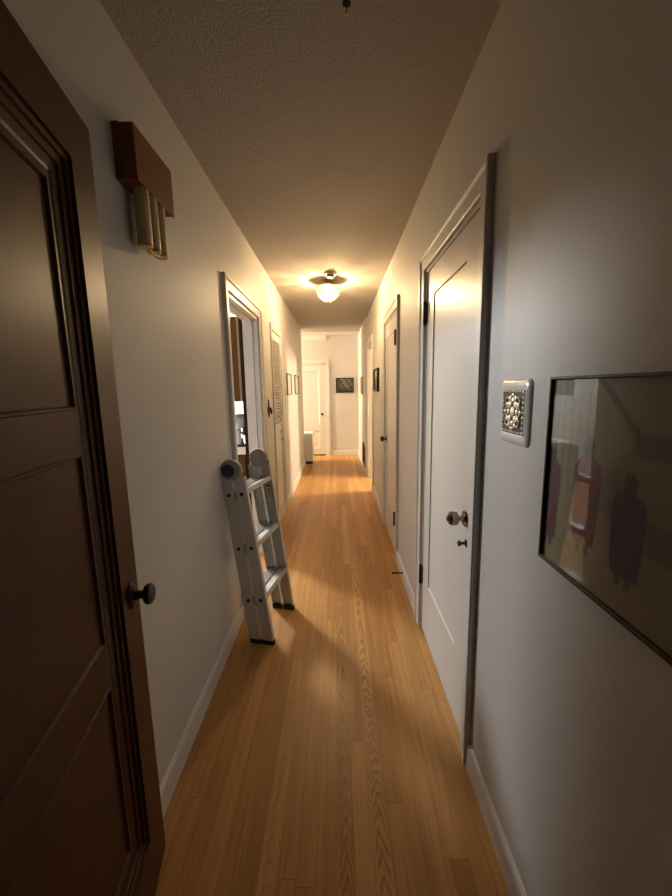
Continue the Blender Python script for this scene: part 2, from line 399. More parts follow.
# panel given in leaf x measured from the far edge (yb-.015) towards the camera
def pan(yb, y0, y1, z0, z1): return (yb-.015-y1, yb-.015-y0, z0-.008, z1-.008)
door = hall_door('door_1', 'big white one-panel door nearest the camera, knob with a small bolt below', *D1, pan(D1[1], 1.452, 1.918, .325, 1.846), 2.056, 1.372, .912, 'crystal')
T = Matrix.Translation((XR+.004, 1.350, .822)) @ Matrix.Rotation(-PI/2, 4, 'Y')
bm = B(); lathe(bm, [(.015, 0), (.015, .003), (.006, .006), (.005, .020), (.011, .024), (.012, .029), (.007, .033), (.001, .033)], 18, T); child('thumb_bolt', bm, BRONZE, door, smooth=True)
hall_door('door_2', 'white one-panel door in the middle of the hall beside the small black-framed picture', *D2, pan(D2[1], 3.115, 3.615, .30, 1.85), 2.992, 3.665, .905, 'brass')

# end-wall door
ed = empty('door_3', (-.5, YE, 0), label='white door in the end wall with a dark knob', cat='door', kind='structure')
EX0, EX1, EH = -1.00, -.255, 1.865
EC = [(.004, 0), (.004, .018), (.085, .022), (.104, .022), (.104, 0)]
bm = B(); sweep_casing(bm, EC, EX0, EX1, EH, YE, -1, 'Y'); child('casing', bm, TRIM, ed)
bm = B(); panel_leaf(bm, EX1-EX0+.004, EH-.028, .03, [(.12, EX1-EX0-.11, .13, .52-.028), (.12, EX1-EX0-.11, .62, EH-.16)], .01, [(.006, .006), (.02, .010)])
bmesh.ops.transform(bm, matrix=Matrix.Translation((EX0-.002, YE-.016, .028)), verts=bm.verts); child('leaf', bm, DOORP, ed)
T = Matrix.Translation((-.312, YE-.010, .868)) @ Matrix.Rotation(PI/2, 4, 'X')
bm = B(); lathe(bm, [(.028, 0), (.028, .004), (.012, .008), (.010, .03), (.024, .038), (.026, .05), (.016, .060), (.001, .062)], 20, T); child('doorknob', bm, BRONZE, ed, smooth=True)
bm = B(); box(bm, (EX0, YE-.012, .0), (EX1, YE-.001, .026)); child('gap_shade_strip', bm, BLACK, ed)  # black strip standing in for the shaded gap under the door
bm = B(); prism(bm, [(YE, EH-.006), (YE-.046, EH+.004), (YE-.050, EH+.024), (YE-.030, EH+.034), (YE, EH+.034)], EX0-.02, EX1+.01, 'X'); child('head_moulding', bm, TRIM, ed)

# louvred closet door
ld = empty('door_4', (XL, LY0, 0), label='narrow white louvred closet door with a tiny knob', cat='door', kind='structure')
LC = [(.002, 0), (.002, .010), (.050, .014), (.056, .014), (.056, 0)]
bm = B(); sweep_casing(bm, LC, LY0, LY1, LH, XL, 1); child('casing', bm, TRIM, ld)
fx0, fx1 = XL-.034, XL-.002
bm = B()
y0, y1, z0, z1 = LY0+.004, LY1-.004, .012, LH-.004
zs = [z0, .12, .955, 1.045, 1.885, z1]
ys = [y0, y0+.055, y1-.055, y1]
def frame_prism(bm, holes):
    A = [(ys[0], zs[0]), (ys[3], zs[0]), (ys[3], zs[5]), (ys[0], zs[5])]
    box(bm, (fx0, ys[0], zs[0]), (fx1, ys[1], zs[5])); box(bm, (fx0, ys[2], zs[0]), (fx1, ys[3], zs[5]))
    for a, b in ((0, 1), (2, 3), (4, 5)): box(bm, (fx0, ys[1], zs[a]), (fx1, ys[2], zs[b]))
frame_prism(bm, None); child('leaf_frame', bm, TRIM, ld)
bm = B()
n = 30
for i in range(n):
    zc = zs[3] + (i+.5)*(zs[4]-zs[3])/n
    M = Matrix.Translation((XL-.016, 0, zc)) @ Matrix.Rotation(math.radians(-38), 4, 'Y')
    box(bm, (-.0225, ys[1]-.002, -.0045), (.0225, ys[2]+.002, .0045), 0, M)
child('louvre_slats', bm, TRIM, ld)
bm = B(); box(bm, (XL-.026, ys[1]-.002, zs[1]-.002), (XL-.014, ys[2]+.002, zs[2]+.002)); child('lower_panel', bm, DOORP, ld)
bm = B(); box(bm, (XL-.033, ys[1]-.002, zs[3]-.002), (XL-.031, ys[2]+.002, zs[4]+.002)); child('backing', bm, DOORP, ld)
bm = B(); lathe(bm, [(.008, 0), (.006, .010), (.014, .018), (.014, .025), (.006, .030), (.001, .030)], 16, Matrix.Translation((fx1, LY0+.36, .865)) @ Matrix.Rotation(PI/2, 4, 'Y')); child('knob', bm, BRASS, ld, smooth=True)
bm = B(); tube(bm, [(fx1, LY0+.36, .955), (fx1+.016, LY0+.36, .965), (fx1+.018, LY0+.36, .99), (fx1+.014, LY0+.36, 1.02), (fx1, LY0+.36, 1.03)], .005, 8); child('pull', bm, BRASS, ld, smooth=True)

# dark entry door standing open beside the camera
yaw = math.radians(11)
DP = Vector((-.557, .972, 0)); dd = Vector((math.sin(yaw), -math.cos(yaw), 0)); nn = Vector((math.cos(yaw), math.sin(yaw), 0))
dw = .80
wd = empty('door_5', tuple(DP + dd*dw), 0, label='dark stained panelled wooden door standing open right beside the camera', cat='door', kind='structure')
# local leaf x runs along dd from the free edge, local -Y is the face (nn)
Md = Matrix(((dd.x, -nn.x, 0, DP.x), (dd.y, -nn.y, 0, DP.y), (0, 0, 1, .012), (0, 0, 0, 1)))
bm = B()
ST = .112
Z0, Z1, IN = .170, 1.872, .064
panel_leaf(bm, dw, 1.987, .038, [(ST, dw-ST, Z0, Z1)], .02, [(.001, .007), (.012, .008), (.014, .014), (.030, .0145), (.032, .019), (.052, .020), (IN, .024)])
bmesh.ops.transform(bm, matrix=Md, verts=bm.verts)
child('leaf', bm, MAHOG, wd)
bm = B(); fw_, fh_ = dw-2*(ST+IN)+.012, Z1-Z0-2*IN+.012
bead = [(.002, -.004), (.006, -.004), (.010, .003), (.015, .006)]
q0 = Z0+IN-.006
panel_leaf(bm, fw_, fh_, .012, [(.012, fw_-.012, a-q0, b-q0) for a, b in ((.245, .716), (.820, 1.268), (1.358, 1.800))], .006, bead)
bmesh.ops.transform(bm, matrix=Md @ Matrix.Translation((ST+IN-.006, .0215, q0)), verts=bm.verts)
child('inner_panels', bm, MAHOG, wd)
k = empty('doorknob'); k.parent = wd; k.matrix_parent_inverse = wd.matrix_basis.inverted()
T = Md @ Matrix.Translation((.055, 0, .868)) @ Matrix.Rotation(PI/2, 4, 'X')
bm = B(); lathe(bm, [(.032, 0), (.032, .003), (.028, .007), (.016, .010)], 28, T @ Matrix.Diagonal((.75, 1.15, 1, 1))); obj('rosette', bm, BRONZE, k, True)
bm = B(); lathe(bm, [(.015, .006), (.0125, .018), (.010, .028), (.0115, .033)], 20, T); obj('shank', bm, BRONZE, k, True)
bm = B(); lathe(bm, [(.0115, .030), (.022, .034), (.0270, .041), (.0265, .050), (.018, .056), (.001, .058)], 26, T); obj('grip', bm, BRONZE, k, True)
for z in (.25, 1.0, 1.75):
    bm = B(); lathe(bm, [(.007, -.05), (.007, .05)], 12, Md @ Matrix.Translation((dw+.006, -.002, z))); child('hinge', bm, BLACK, wd, smooth=True)

# ------------------------------------------------------------------ things in the hall
# door chime box with three tubes
ch = empty('door_chime', (XL, 1.32, 2.0), label='wooden door chime box with brass tubes high on the wall near the dark door', cat='door chime')
CX = -.556
bm = B(); box(bm, (XL+.020, 1.188, 2.004), (CX, 1.438, 2.150)); child('cover', bm, CHERRY, ch, bevel=.003)
bm = B(); box(bm, (XL, 1.187, 2.003), (XL+.021, 1.439, 2.151)); child('back_plate', bm, CHERRY, ch)
bm = B(); box(bm, (CX-.004, 1.188, 2.001), (CX+.0015, 1.438, 2.014)); child('bottom_lip', bm, CHERRY, ch, bevel=.0015)
for i, (y, zb) in enumerate(((1.248, 1.846), (1.302, 1.847), (1.356, 1.850))):
    T = Matrix.Translation((-.5785, y, 0))
    bm = B(); lathe(bm, [(.0205, zb), (.0215, zb+.004), (.0215, 2.02), (.0205, 2.02)][::1], 24, T); t = child('tube', bm, TUBEM, ch, smooth=True)
    bm = B(); lathe(bm, [(.0195, zb-.006), (.0215, zb-.004), (.0218, zb+.004), (.0205, zb+.006)], 24, T); cp = child('end_ring', bm, BRASS, ch, smooth=True)
    cp.parent = t; cp.matrix_parent_inverse = (ch.matrix_basis @ ch.matrix_basis.inverted()).inverted()
bm = B(); tube(bm, [(-.5785, 1.255, 1.848), (-.5785, 1.302, 1.838), (-.5785, 1.349, 1.848)], .004, 8); child('hanger_wire', bm, BRASS, ch, smooth=True)

# near ornate wall plate
wp = empty('ornate_wall_plate', (XR, 1.01, 1.25), label='white glazed wall plate with an ornate bronze grille set in it', cat='wall plate')
def rrect(cy, cz, hy, hz, r, n=6, bulge=0.):
    pts = []
    for (sy, sz, a0) in ((1, 1, 0), (-1, 1, PI/2), (-1, -1, PI), (1, -1, 3*PI/2)):
        for k in range(n+1):
            a = a0 + PI/2*k/n
            pts.append((cy + sy*(hy-r) + r*math.cos(a), cz + sz*(hz-r) + r*math.sin(a)))
    return pts
PY, PZ, HY, HZ = 1.004, 1.334, .0845, .0860
bm = B()
o0 = rrect(PY, PZ, HY, HZ, .018); o1 = rrect(PY, PZ, HY-.001, HZ-.001, .018); o2 = rrect(PY, PZ, HY-.008, HZ-.008, .014); o3 = rrect(PY, PZ, HY-.022, HZ-.026, .006); o4 = rrect(PY, PZ, HY-.025, HZ-.029, .004)
rows = [[bm.verts.new((x, a, b)) for a, b in o] for o, x in ((o0, XR), (o1, XR-.002), (o2, XR-.0065), (o3, XR-.0095), (o4, XR-.007))]
for a, b in zip(rows, rows[1:]):
    for i in range(len(a)): bm.faces.new((a[i], a[(i+1) % len(a)], b[(i+1) % len(a)], b[i]))
bm.faces.new(rows[0]); bm.faces.new(rows[-1])
child('plate', bm, CERAM, wp, smooth=True, angle=50)
IY, IZ = HY-.025, HZ-.029
bm = B(); box(bm, (XR-.0080, PY-IY, PZ-IZ), (XR-.0065, PY+IY, PZ+IZ)); child('grille_backing', bm, simple('brown_patina', (.06, .036, .018), .7), wp)
bm = B()
def disc(bm, y, z, r, d=.004, n=12, mi=0): lathe(bm, [(r, 0), (r*.85, d*.7), (r*.4, d)], n, Matrix.Translation((XR-.0080, y, z)) @ Matrix.Rotation(-PI/2, 4, 'Y'), mi)
def arc(bm, y, z, r, a0, a1, w=.0022):
    tube(bm, [(XR-.0095, y+r*math.cos(a0+(a1-a0)*k/8), z+r*math.sin(a0+(a1-a0)*k/8)) for k in range(9)], w, 6)
disc(bm, PY, PZ, .015); 
for k in range(4):
    a = PI/4 + k*PI/2
    disc(bm, PY+.022*math.cos(a), PZ+.026*math.sin(a), .011)
    disc(bm, PY+.033*math.cos(a+.3), PZ+.040*math.sin(a+.3), .008); disc(bm, PY+.033*math.cos(a-.3), PZ+.040*math.sin(a-.3), .008)
    b = k*PI/2
    disc(bm, PY+.024*math.cos(b), PZ+.030*math.sin(b), .0085); disc(bm, PY+.042*math.cos(b), PZ+.044*math.sin(b), .0065)
    arc(bm, PY+.040*math.cos(a), PZ+.036*math.sin(a), .012, a-2.2, a+2.2)
    arc(bm, PY+.030*math.cos(b), PZ+.034*math.sin(b), .012, b-2.0, b+2.0)
for i in range(9):
    for s in (-1, 1):
        disc(bm, PY+s*(IY-.004), PZ-IZ+.006+i*(2*IZ-.012)/8, .0042, .003, 8); disc(bm, PY-IY+.006+i*(2*IY-.012)/8, PZ+s*(IZ-.004), .0042, .003, 8)
child('grille_relief', bm, GOLD, wp, smooth=True)

# ---- pictures
def picture(name, label, cat, face, axis, sgn, a0, a1, z0, z1, fw, ft, fmat, paint, res, group=None, glass=True, gain=1.):
    """frame on a wall: axis 'X' = wall plane x=face with a=Y, axis 'Y' = plane y=face with a=X; sgn = way into the hall"""
    def P(a, z, t): return (face+sgn*t, a, z) if axis == 'X' else (a, face+sgn*t, z)
    p = empty(name, P((a0+a1)/2, z0, 0), label=label, cat=cat, group=group)
    bm = B(); rows = []
    for ins, t in ((0, 0), (0, ft), (fw*.7, ft), (fw, ft*.75), (fw, 0)):
        rows.append([bm.verts.new(P(a, z, t)) for a, z in ((a0+ins, z0+ins), (a1-ins, z0+ins), (a1-ins, z1-ins), (a0+ins, z1-ins))])
    rows.append(rows[0])
    for r, s in zip(rows, rows[1:]):
        for k in range(4): bm.faces.new((r[k], r[(k+1) % 4], s[(k+1) % 4], s[k]))
    child('frame', bm, fmat, p)
    bm = B(); nx, nz = res; lay = bm.loops.layers.float_color.new('Col') if False else None
    vs = [[bm.verts.new(P(a0+fw*.9+(a1-a0-1.8*fw)*i/nx, z0+fw*.9+(z1-z0-1.8*fw)*j/nz, ft*.35)) for i in range(nx+1)] for j in range(nz+1)]
    cols = []
    for j in range(nz):
        for i in range(nx): bm.faces.new((vs[j][i], vs[j][i+1], vs[j+1][i+1], vs[j+1][i]))
    coords = [(a0+fw*.9+(a1-a0-1.8*fw)*i/nx, z0+fw*.9+(z1-z0-1.8*fw)*j/nz) for j in range(nz+1) for i in range(nx+1)]
    me = bpy.data.meshes.new('print'); bm.to_mesh(me); bm.free()
    at = me.color_attributes.new('Col', 'FLOAT_COLOR', 'POINT')
    for i, (a, z) in enumerate(coords): at.data[i].color = (*[min(1, c*gain) for c in paint(a, z)], 1)
    me.materials.append(PRINT); o = bpy.data.objects.new('print', me); C.objects.link(o); o.parent = p; o.matrix_parent_inverse = p.matrix_basis.inverted()
    if glass:
        bm = B(); bm.faces.new([bm.verts.new(P(a, z, ft*.55)) for a, z in ((a0+fw*.95, z0+fw*.95), (a1-fw*.95, z0+fw*.95), (a1-fw*.95, z1-fw*.95), (a0+fw*.95, z1-fw*.95))])
        for f in bm.faces:
            f.normal_update(); out = Vector((sgn, 0, 0)) if axis == 'X' else Vector((0, sgn, 0))
            if f.normal.dot(out) < 0: f.normal_flip()
        child('glass', bm, GLASS, p, recalc=False)
    return p
PRINT = attr_mat('printed_paper')
def sm(e0, e1, v):
    t = max(0, min(1, (v-e0)/(e1-e0))); return t*t*(3-2*t)
def mixv(a, b, t): return tuple(x+(y-x)*t for x, y in zip(a, b))
def poly_sd(poly, a, z):
    """signed distance to a closed outline (negative inside)"""
    d = 1e9; ins = False; n = len(poly)
    for i in range(n):
        ax, az = poly[i]; bx, bz = poly[(i+1) % n]
        ex, ez = bx-ax, bz-az; wx, wz = a-ax, z-az
        t = max(0, min(1, (wx*ex+wz*ez)/(ex*ex+ez*ez+1e-12)))
        d = min(d, math.hypot(wx-ex*t, wz-ez*t))
        if (az > z) != (bz > z) and a < (bx-ax)*(z-az)/(bz-az)+ax: ins = not ins
    return -d if ins else d
def figure(c, top, bot, w):
    """outline of a robed figure seen from behind; a decreases to the viewer's right on this wall"""
    h = top-bot; q = [(-.16, 1.0), (-.32, .96), (-.36, .90), (-.26, .855), (-.36, .825), (-.74, .79), (-.90, .72), (-.94, .58), (-.86, .40), (-.82, .22), (-.74, .10), (-.45, .085), (-.42, .0), (-.16, .0), (-.12, .08),
             (.08, .08), (.12, .0), (.38, .0), (.42, .085), (.70, .10), (.80, .24), (.84, .42), (.90, .58), (.86, .72), (.70, .79), (.34, .825), (.26, .855), (.36, .90), (.30, .96), (.16, 1.0)]
    return [(c + x*w/2, bot + y*h) for x, y in q]
FIGS = [(figure(.812, 1.288, 1.052, .070), (.15, .045, .055)), (figure(.697, 1.308, 1.082, .084), (.17, .040, .050)), (figure(.590, 1.262, 1.070, .082), (.075, .028, .062)), (figure(.40, 1.25, 1.06, .085), (.16, .05, .05))]
def paint_monks(a, z):
    n = .5+.5*math.sin(a*57+z*23)*math.sin(z*71-a*13)
    bg = mixv((.36, .32, .18), (.20, .155, .075), sm(.78, .58, a))
    bg = mixv(bg, (.46, .46, .36), sm(1.33, 1.40, z)*sm(.70, .80, a)*.7)  # pale upper corner: the kitchen's reflection painted into the print
    bg = mixv(bg, (.30, .23, .12), sm(1.20, 1.05, z)*.5)
    bg = mixv(bg, (.30, .25, .13), .25*n)
    # vertical stripes of the kitchen's reflection, put into the print colour
    if a > .66: bg = mixv(bg, (.20, .19, .11), .5*(.5+.5*math.sin(a*260))*sm(1.12, 1.22, z))
    # dark beam running down to a dark ledge
    d = abs((z-1.40)-(a-.665)*.95); 
    if 1.325 < z: bg = mixv(bg, (.085, .055, .030), .85*sm(.014, .005, d))
    bg = mixv(bg, (.085, .055, .032), .75*sm(1.330, 1.322, z)*sm(1.285, 1.295, z)*sm(.60, .585, a))
    bg = mixv(bg, (.10, .065, .05), .6*sm(1.205, 1.19, z)*sm(1.135, 1.15, z)*sm(.56, .54, a))
    bg = mixv(bg, (.11, .085, .045), .6*sm(.060, .02, math.hypot((a-.628)*1.2, (z-1.215)*.8)))
    for poly, col in FIGS:
        s = poly_sd(poly, a, z)
        if s < .004:
            zz = [p[1] for p in poly]; top, bot = max(zz), min(zz); f = (z-bot)/(top-bot)
            c = mixv(col, (.055, .032, .026), sm(.80, .85, f))
            c = mixv((.10, .062, .042), c, sm(.07, .10, f))
            c = mixv(c, tuple(x*.7 for x in c), .4+.4*math.sin(a*190+z*90)) if .1 < f < .8 else c
            bg = mixv(bg, c, sm(.003, -.002, s))
    return bg
picture('framed_photograph', 'large dark glazed photograph of robed figures in a thin black frame', 'picture', XR, 'X', -1,   .27, .832, 1.014, 1.420, .0065, .011, BLACK, paint_monks, (230, 170), gain=1.0)
def paint_end(a, z):
    u, v = (a+.014)/.355, (z-1.297)/.30
    n = .5+.25*math.sin(u*17+v*9)+.25*math.sin(u*31-v*23+math.sin(u*11)*2)
    c = mixv((.015, .013, .014), (.05, .05, .048), n)
    g = sm(.55, .05, abs(u-.55+.25*(v-.5)))*sm(.12, .5, v)
    return mixv(c, (.34, .32, .25), g*n*.9)
picture('framed_print', 'small dark landscape print in a black frame on the end wall', 'picture', YE, 'Y', -1, -.020, .348, 1.297, 1.598, .022, .022, BLACK, paint_end, (40, 34))
def paint_grey(a, z):
    n = .5+.5*math.sin(a*41+z*19)*math.sin(z*33-a*8)
    c = mixv((.30, .27, .23), (.48, .44, .38), n)
    return mixv(c, (.62, .58, .52), sm(1.47, 1.52, z))
picture('framed_print', 'small deep black-framed picture past the middle white door', 'picture', XR, 'X', -1, 4.26, 4.72, 1.352, 1.612, .022, .026, BLACK, paint_grey, (24, 20))
def paint_light(a, z):
    n = .5+.5*math.sin(a*33+z*27)
    return mixv((.60, .57, .50), (.72, .68, .60), n)
FR = simple('pewter_frame', (.12, .105, .09), .4, .4)
picture('framed_print', 'slim pale framed print next to the louvred door', 'picture', XL, 'X', 1, 4.735, 5.180, 1.322, 1.592, .014, .016, FR, paint_light, (16, 12), 'slim pale prints on the wall')
picture('framed_print', 'slim pale framed print nearer the end of its wall, past its twin', 'picture', XL, 'X', 1, 5.610, 6.100, 1.318, 1.598, .014, .016, FR, paint_light, (16, 12), 'slim pale prints on the wall')
def paint_brown(a, z): return mixv((.36, .22, .17), (.46, .30, .24), .5+.5*math.sin(z*30+a*20))
picture('framed_print', 'narrow reddish-brown print on the wall just before the far corner', 'picture', .440, 'X', -1, 6.50, 6.98, 1.285, 1.580, .012, .014, simple('brown_frame', (.26, .15, .11), .5), paint_brown, (10, 10))

# small switch under that print
sw = empty('light_switch', (.44, 6.2, 1.2), label='tiny light switch below the reddish-brown print, beside the far opening', cat='switch')
bm = B(); box(bm, (.440, 6.150, 1.195), (.434, 6.225, 1.310)); child('plate', bm, WHITEP, sw, bevel=.002)
bm = B(); box(bm, (.436, 6.180, 1.240), (.424, 6.195, 1.268)); child('toggle', bm, BRASS, sw)
# air grille low on the far wall
vg = empty('return_air_grille', (.44, 6.4, .05), label='dark return air grille low on the far wall near the last opening', cat='vent')
bm = B(); rows = []
for ins, t in ((0, 0), (0, .010), (.018, .012), (.018, 0)):
    rows.append([bm.verts.new((.440-t, a, z)) for a, z in ((6.03+ins, .11+ins), (6.62-ins, .11+ins), (6.62-ins, .47-ins), (6.03+ins, .47-ins))])
for r, s in zip(rows, rows[1:]):
    for k2 in range(4): bm.faces.new((r[k2], r[(k2+1) % 4], s[(k2+1) % 4], s[k2]))
child('grille_frame', bm, BRONZE2, vg)
bm = B()
for i in range(12):
    z = .135+i*.0275
    box(bm, (-.006, 6.045, -.0015), (.006, 6.605, .0015), 0, Matrix.Translation((.434, 0, z)) @ Matrix.Rotation(math.radians(35), 4, 'Y'))
child('slats', bm, BRONZE2, vg)
bm = B(); box(bm, (.4395, 6.04, .12), (.438, 6.61, .46)); child('duct_shade_sheet', bm, BLACK, vg)  # black sheet standing in for the shade inside the duct

# bronze ornament between kitchen doorway and louvred door
orn = empty('wall_ornament', (XL, 3.42, 1.16), label='little dark bronze pointed wall ornament between the kitchen doorway and the louvred door', cat='ornament')
q = [(0, -.075), (.022, -.045), (.050, -.040), (.038, -.010), (.052, .018), (.026, .022), (.018, .050), (0, .085), (-.018, .050), (-.026, .022), (-.052, .018), (-.038, -.010), (-.050, -.040), (-.022, -.045)]
bm = B(); prism(bm, [(3.42+a, 1.228+b) for a, b in q], XL, XL+.010); child('scalloped_plate', bm, BRONZE2, orn, bevel=.003)
bm = B(); tube(bm, [(XL+.008, 3.42, 1.235), (XL+.020, 3.42, 1.228), (XL+.026, 3.42, 1.206), (XL+.026, 3.42, 1.192), (XL+.032, 3.42, 1.186)], [.012, .011, .009, .008, .010], 10); child('hook', bm, BRONZE2, orn, smooth=True)

# spring door stop on the baseboard
ds = empty('door_stop', (XR-.014, 2.62, .062), label='thin brown door stop sticking out from the baseboard between two white doors', cat='door stop')
bm = B(); lathe(bm, [(.011, 0), (.011, .004), (.0055, .007), (.0055, .064)], 14, Matrix.Translation((XR-.013, 2.60, .060)) @ Matrix.Rotation(-PI/2, 4, 'Y')); child('rod', bm, BRONZE2, ds, smooth=True)
bm = B(); lathe(bm, [(.0055, .062), (.008, .065), (.008, .075), (.005, .077)], 14, Matrix.Translation((XR-.013, 2.60, .060)) @ Matrix.Rotation(-PI/2, 4, 'Y')); child('rubber_tip', bm, RUBBER, ds, smooth=True)

# white low cabinet round the corner
lc = empty('low_cabinet', (-.75, 7.1, 0), label='white low cabinet with a dark toe kick at the corner of the cross hall', cat='cabinet')
bm = B(); box(bm, (-1.10, 6.985, .05), (-.470, 7.30, .555)); child('body', bm, TRIM, lc)
bm = B(); box(bm, (-1.11, 6.975, .555), (-.462, 7.31, .580)); child('top', bm, COUNTER, lc, bevel=.004)
bm = B(); box(bm, (-1.09, 7.000, 0), (-.485, 7.29, .052)); child('toe_kick', bm, BLACK, lc)
for x0, x1 in ((-1.09, -.785), (-.775, -.480)):
    bm = B(); box(bm, (x0, 6.972, .070), (x1, 6.986, .540)); d_ = child('door', bm, TRIM, lc, bevel=.002)

# ------------------------------------------------------------------ ceiling things
cl = empty('ceiling_light', (-.068, 3.93, H), label='glowing crystal bead flush ceiling light with a brass rim', cat='ceiling light')
LX, LY = -.068, 3.93
T = Matrix.Translation((LX, LY, 0))
bm = B(); lathe(bm, [(.055, H), (.060, H-.012), (.045, H-.020), (.045, H-.036), (.092, H-.034), (.100, H-.038), (.103, H-.045), (.100, H-.050), (.09, H-.048), (.02, H-.046)], 40, T); child('pan', bm, BRASS, cl, smooth=True)
ZT, RB, HB = H-.060, .114, .132
bm = B()
for k in range(10):
    a = 2*PI*k/10 + .15
    tube(bm, [(LX+RB*1.02*math.cos(t)*math.cos(a), LY+RB*1.02*math.cos(t)*math.sin(a), ZT-HB*1.02*math.sin(t)) for t in [PI/2*j/9*.97 for j in range(10)]], .0045, 6)
lathe(bm, [(RB*1.03, ZT-.004), (RB*1.05, ZT), (RB*1.03, ZT+.004), (RB*1.0, ZT)], 40, T)
child('rib_cage', bm, BRASS, cl, smooth=True)
bm = B()
for r_ in range(7):
    t = PI/2*(r_+.5)/7.6; rr = RB*math.cos(t); nb = max(6, int(2*PI*rr/.023))
    for k in range(nb):
        a = 2*PI*(k+.5*(r_ % 2))/nb
        ball(bm, (LX+rr*math.cos(a), LY+rr*math.sin(a), ZT-HB*math.sin(t)), .0108, 0, 1, (1, 1, 1.15))
o = child('crystal_beads', bm, BEAD, cl); o['kind'] = 'stuff'
bm = B(); lathe(bm, [(.001, ZT-HB-.022), (.008, ZT-HB-.018), (.010, ZT-HB-.010), (.006, ZT-HB-.004), (.016, ZT-HB), (.016, ZT-HB+.006), (.002, ZT-HB+.008)], 18, T); child('finial', bm, BRASS, cl, smooth=True)
BULB = emission('bulb_glow', (1, .765, .485), 1900)
bm = B(); ball(bm, (LX, LY, ZT-.094), .0230, 0, 3, (1, 1, 1.2)); child('bulb', bm, BULB, cl, smooth=True)
bm = B(); lathe(bm, [(.012, ZT-.070), (.012, ZT+.004)], 16, T); child('socket', bm, WHITEP, cl, smooth=True)

sd = empty('smoke_detector', (-.045, 3.68, H), label='small round white smoke detector just in front of the ceiling light', cat='smoke detector')
T = Matrix.Translation((-.042, 3.68, 0))
bm = B(); lathe(bm, [(.060, H), (.060, H-.010), (.055, H-.018), (.03, H-.019)], 32, T); child('base', bm, simple('aged_plastic', (.40, .34, .26), .5), sd, smooth=True)
bm = B(); lathe(bm, [(.034, H-.016), (.034, H-.036), (.028, H-.042), (.002, H-.043)], 28, T); child('sensor_dome', bm, simple('tan_plastic', (.26, .21, .15), .7), sd, smooth=True)
hk = empty('ceiling_hook', (.045, 1.22, H), label='tiny dark ceiling hook with a shiny brass tip close to the camera', cat='hook')
T = Matrix.Translation((.045, 1.215, 0))
bm = B(); lathe(bm, [(.012, H), (.011, H-.005), (.004, H-.008), (.004, H-.014)], 18, T); child('rose', bm, BRONZE, hk, smooth=True)
bm = B(); lathe(bm, [(.003, H-.012), (.0055, H-.016), (.006, H-.022), (.003, H-.028), (.001, H-.029)], 18, T); child('tip', bm, simple('brass_painted_glint', (.95, .88, .66), .3, .2), hk, smooth=True)  # brass tip paled so that its colour carries a glint of light

# ------------------------------------------------------------------ ladder
lad = empty('folding_ladder', (-.41, 2.10, 0), label='silver aluminium multi-position ladder folded up and leaning on the wall', cat='ladder')
P0 = Vector((-.4415, 1.923, 0)); A = Vector((.205, .979, 0)).normalized(); D = Vector((A.y, -A.x, 0))
lean = math.radians(7.2); U = (Vector((0, 0, 1))*math.cos(lean) - D*math.sin(lean)).normalized(); V = A.cross(U).normalized()   # V = depth direction, square to the rails
if V.dot(D) < 0: V = -V
def LM(v, a, u): return P0 + V*v + A*a + U*u
ML = Matrix(((V.x, A.x, U.x, P0.x), (V.y, A.y, U.y, P0.y), (V.z, A.z, U.z, P0.z), (0, 0, 0, 1)))
LW = .368; RW, RG = .0630, .011; TOP = .955
z_foot = {}
def rail(v0, a0, flip):
    """one channel-section rail: web on the outer side, two flanges turned in"""
    bm = B(); s = -1 if flip else 1; t = .003; dp = .024
    pts = [(v0, a0), (v0+RW, a0), (v0+RW, a0+s*dp), (v0+RW-t, a0+s*dp), (v0+RW-t, a0+s*t), (v0+t, a0+s*t), (v0+t, a0+s*dp), (v0, a0+s*dp)]
    vs0 = []
    for lo in (True, False):
        row = []
        for v, a in pts:
            u = TOP if not lo else None
            if lo:
                # cut square to the floor, 2 cm up
                b = P0 + V*v + A*a; u = (.020-b.z)/U.z
            row.append(bm.verts.new(LM(v, a, u)))
        vs0.append(row)
    n = len(pts)
    bm.faces.new(vs0[0]); bm.faces.new(vs0[1])
    for i in range(n): bm.faces.new((vs0[0][i], vs0[0][(i+1) % n], vs0[1][(i+1) % n], vs0[1][i]))
    return bm
VS = (-RW-RG/2, RG/2)
UB = (.262, .562, .862)
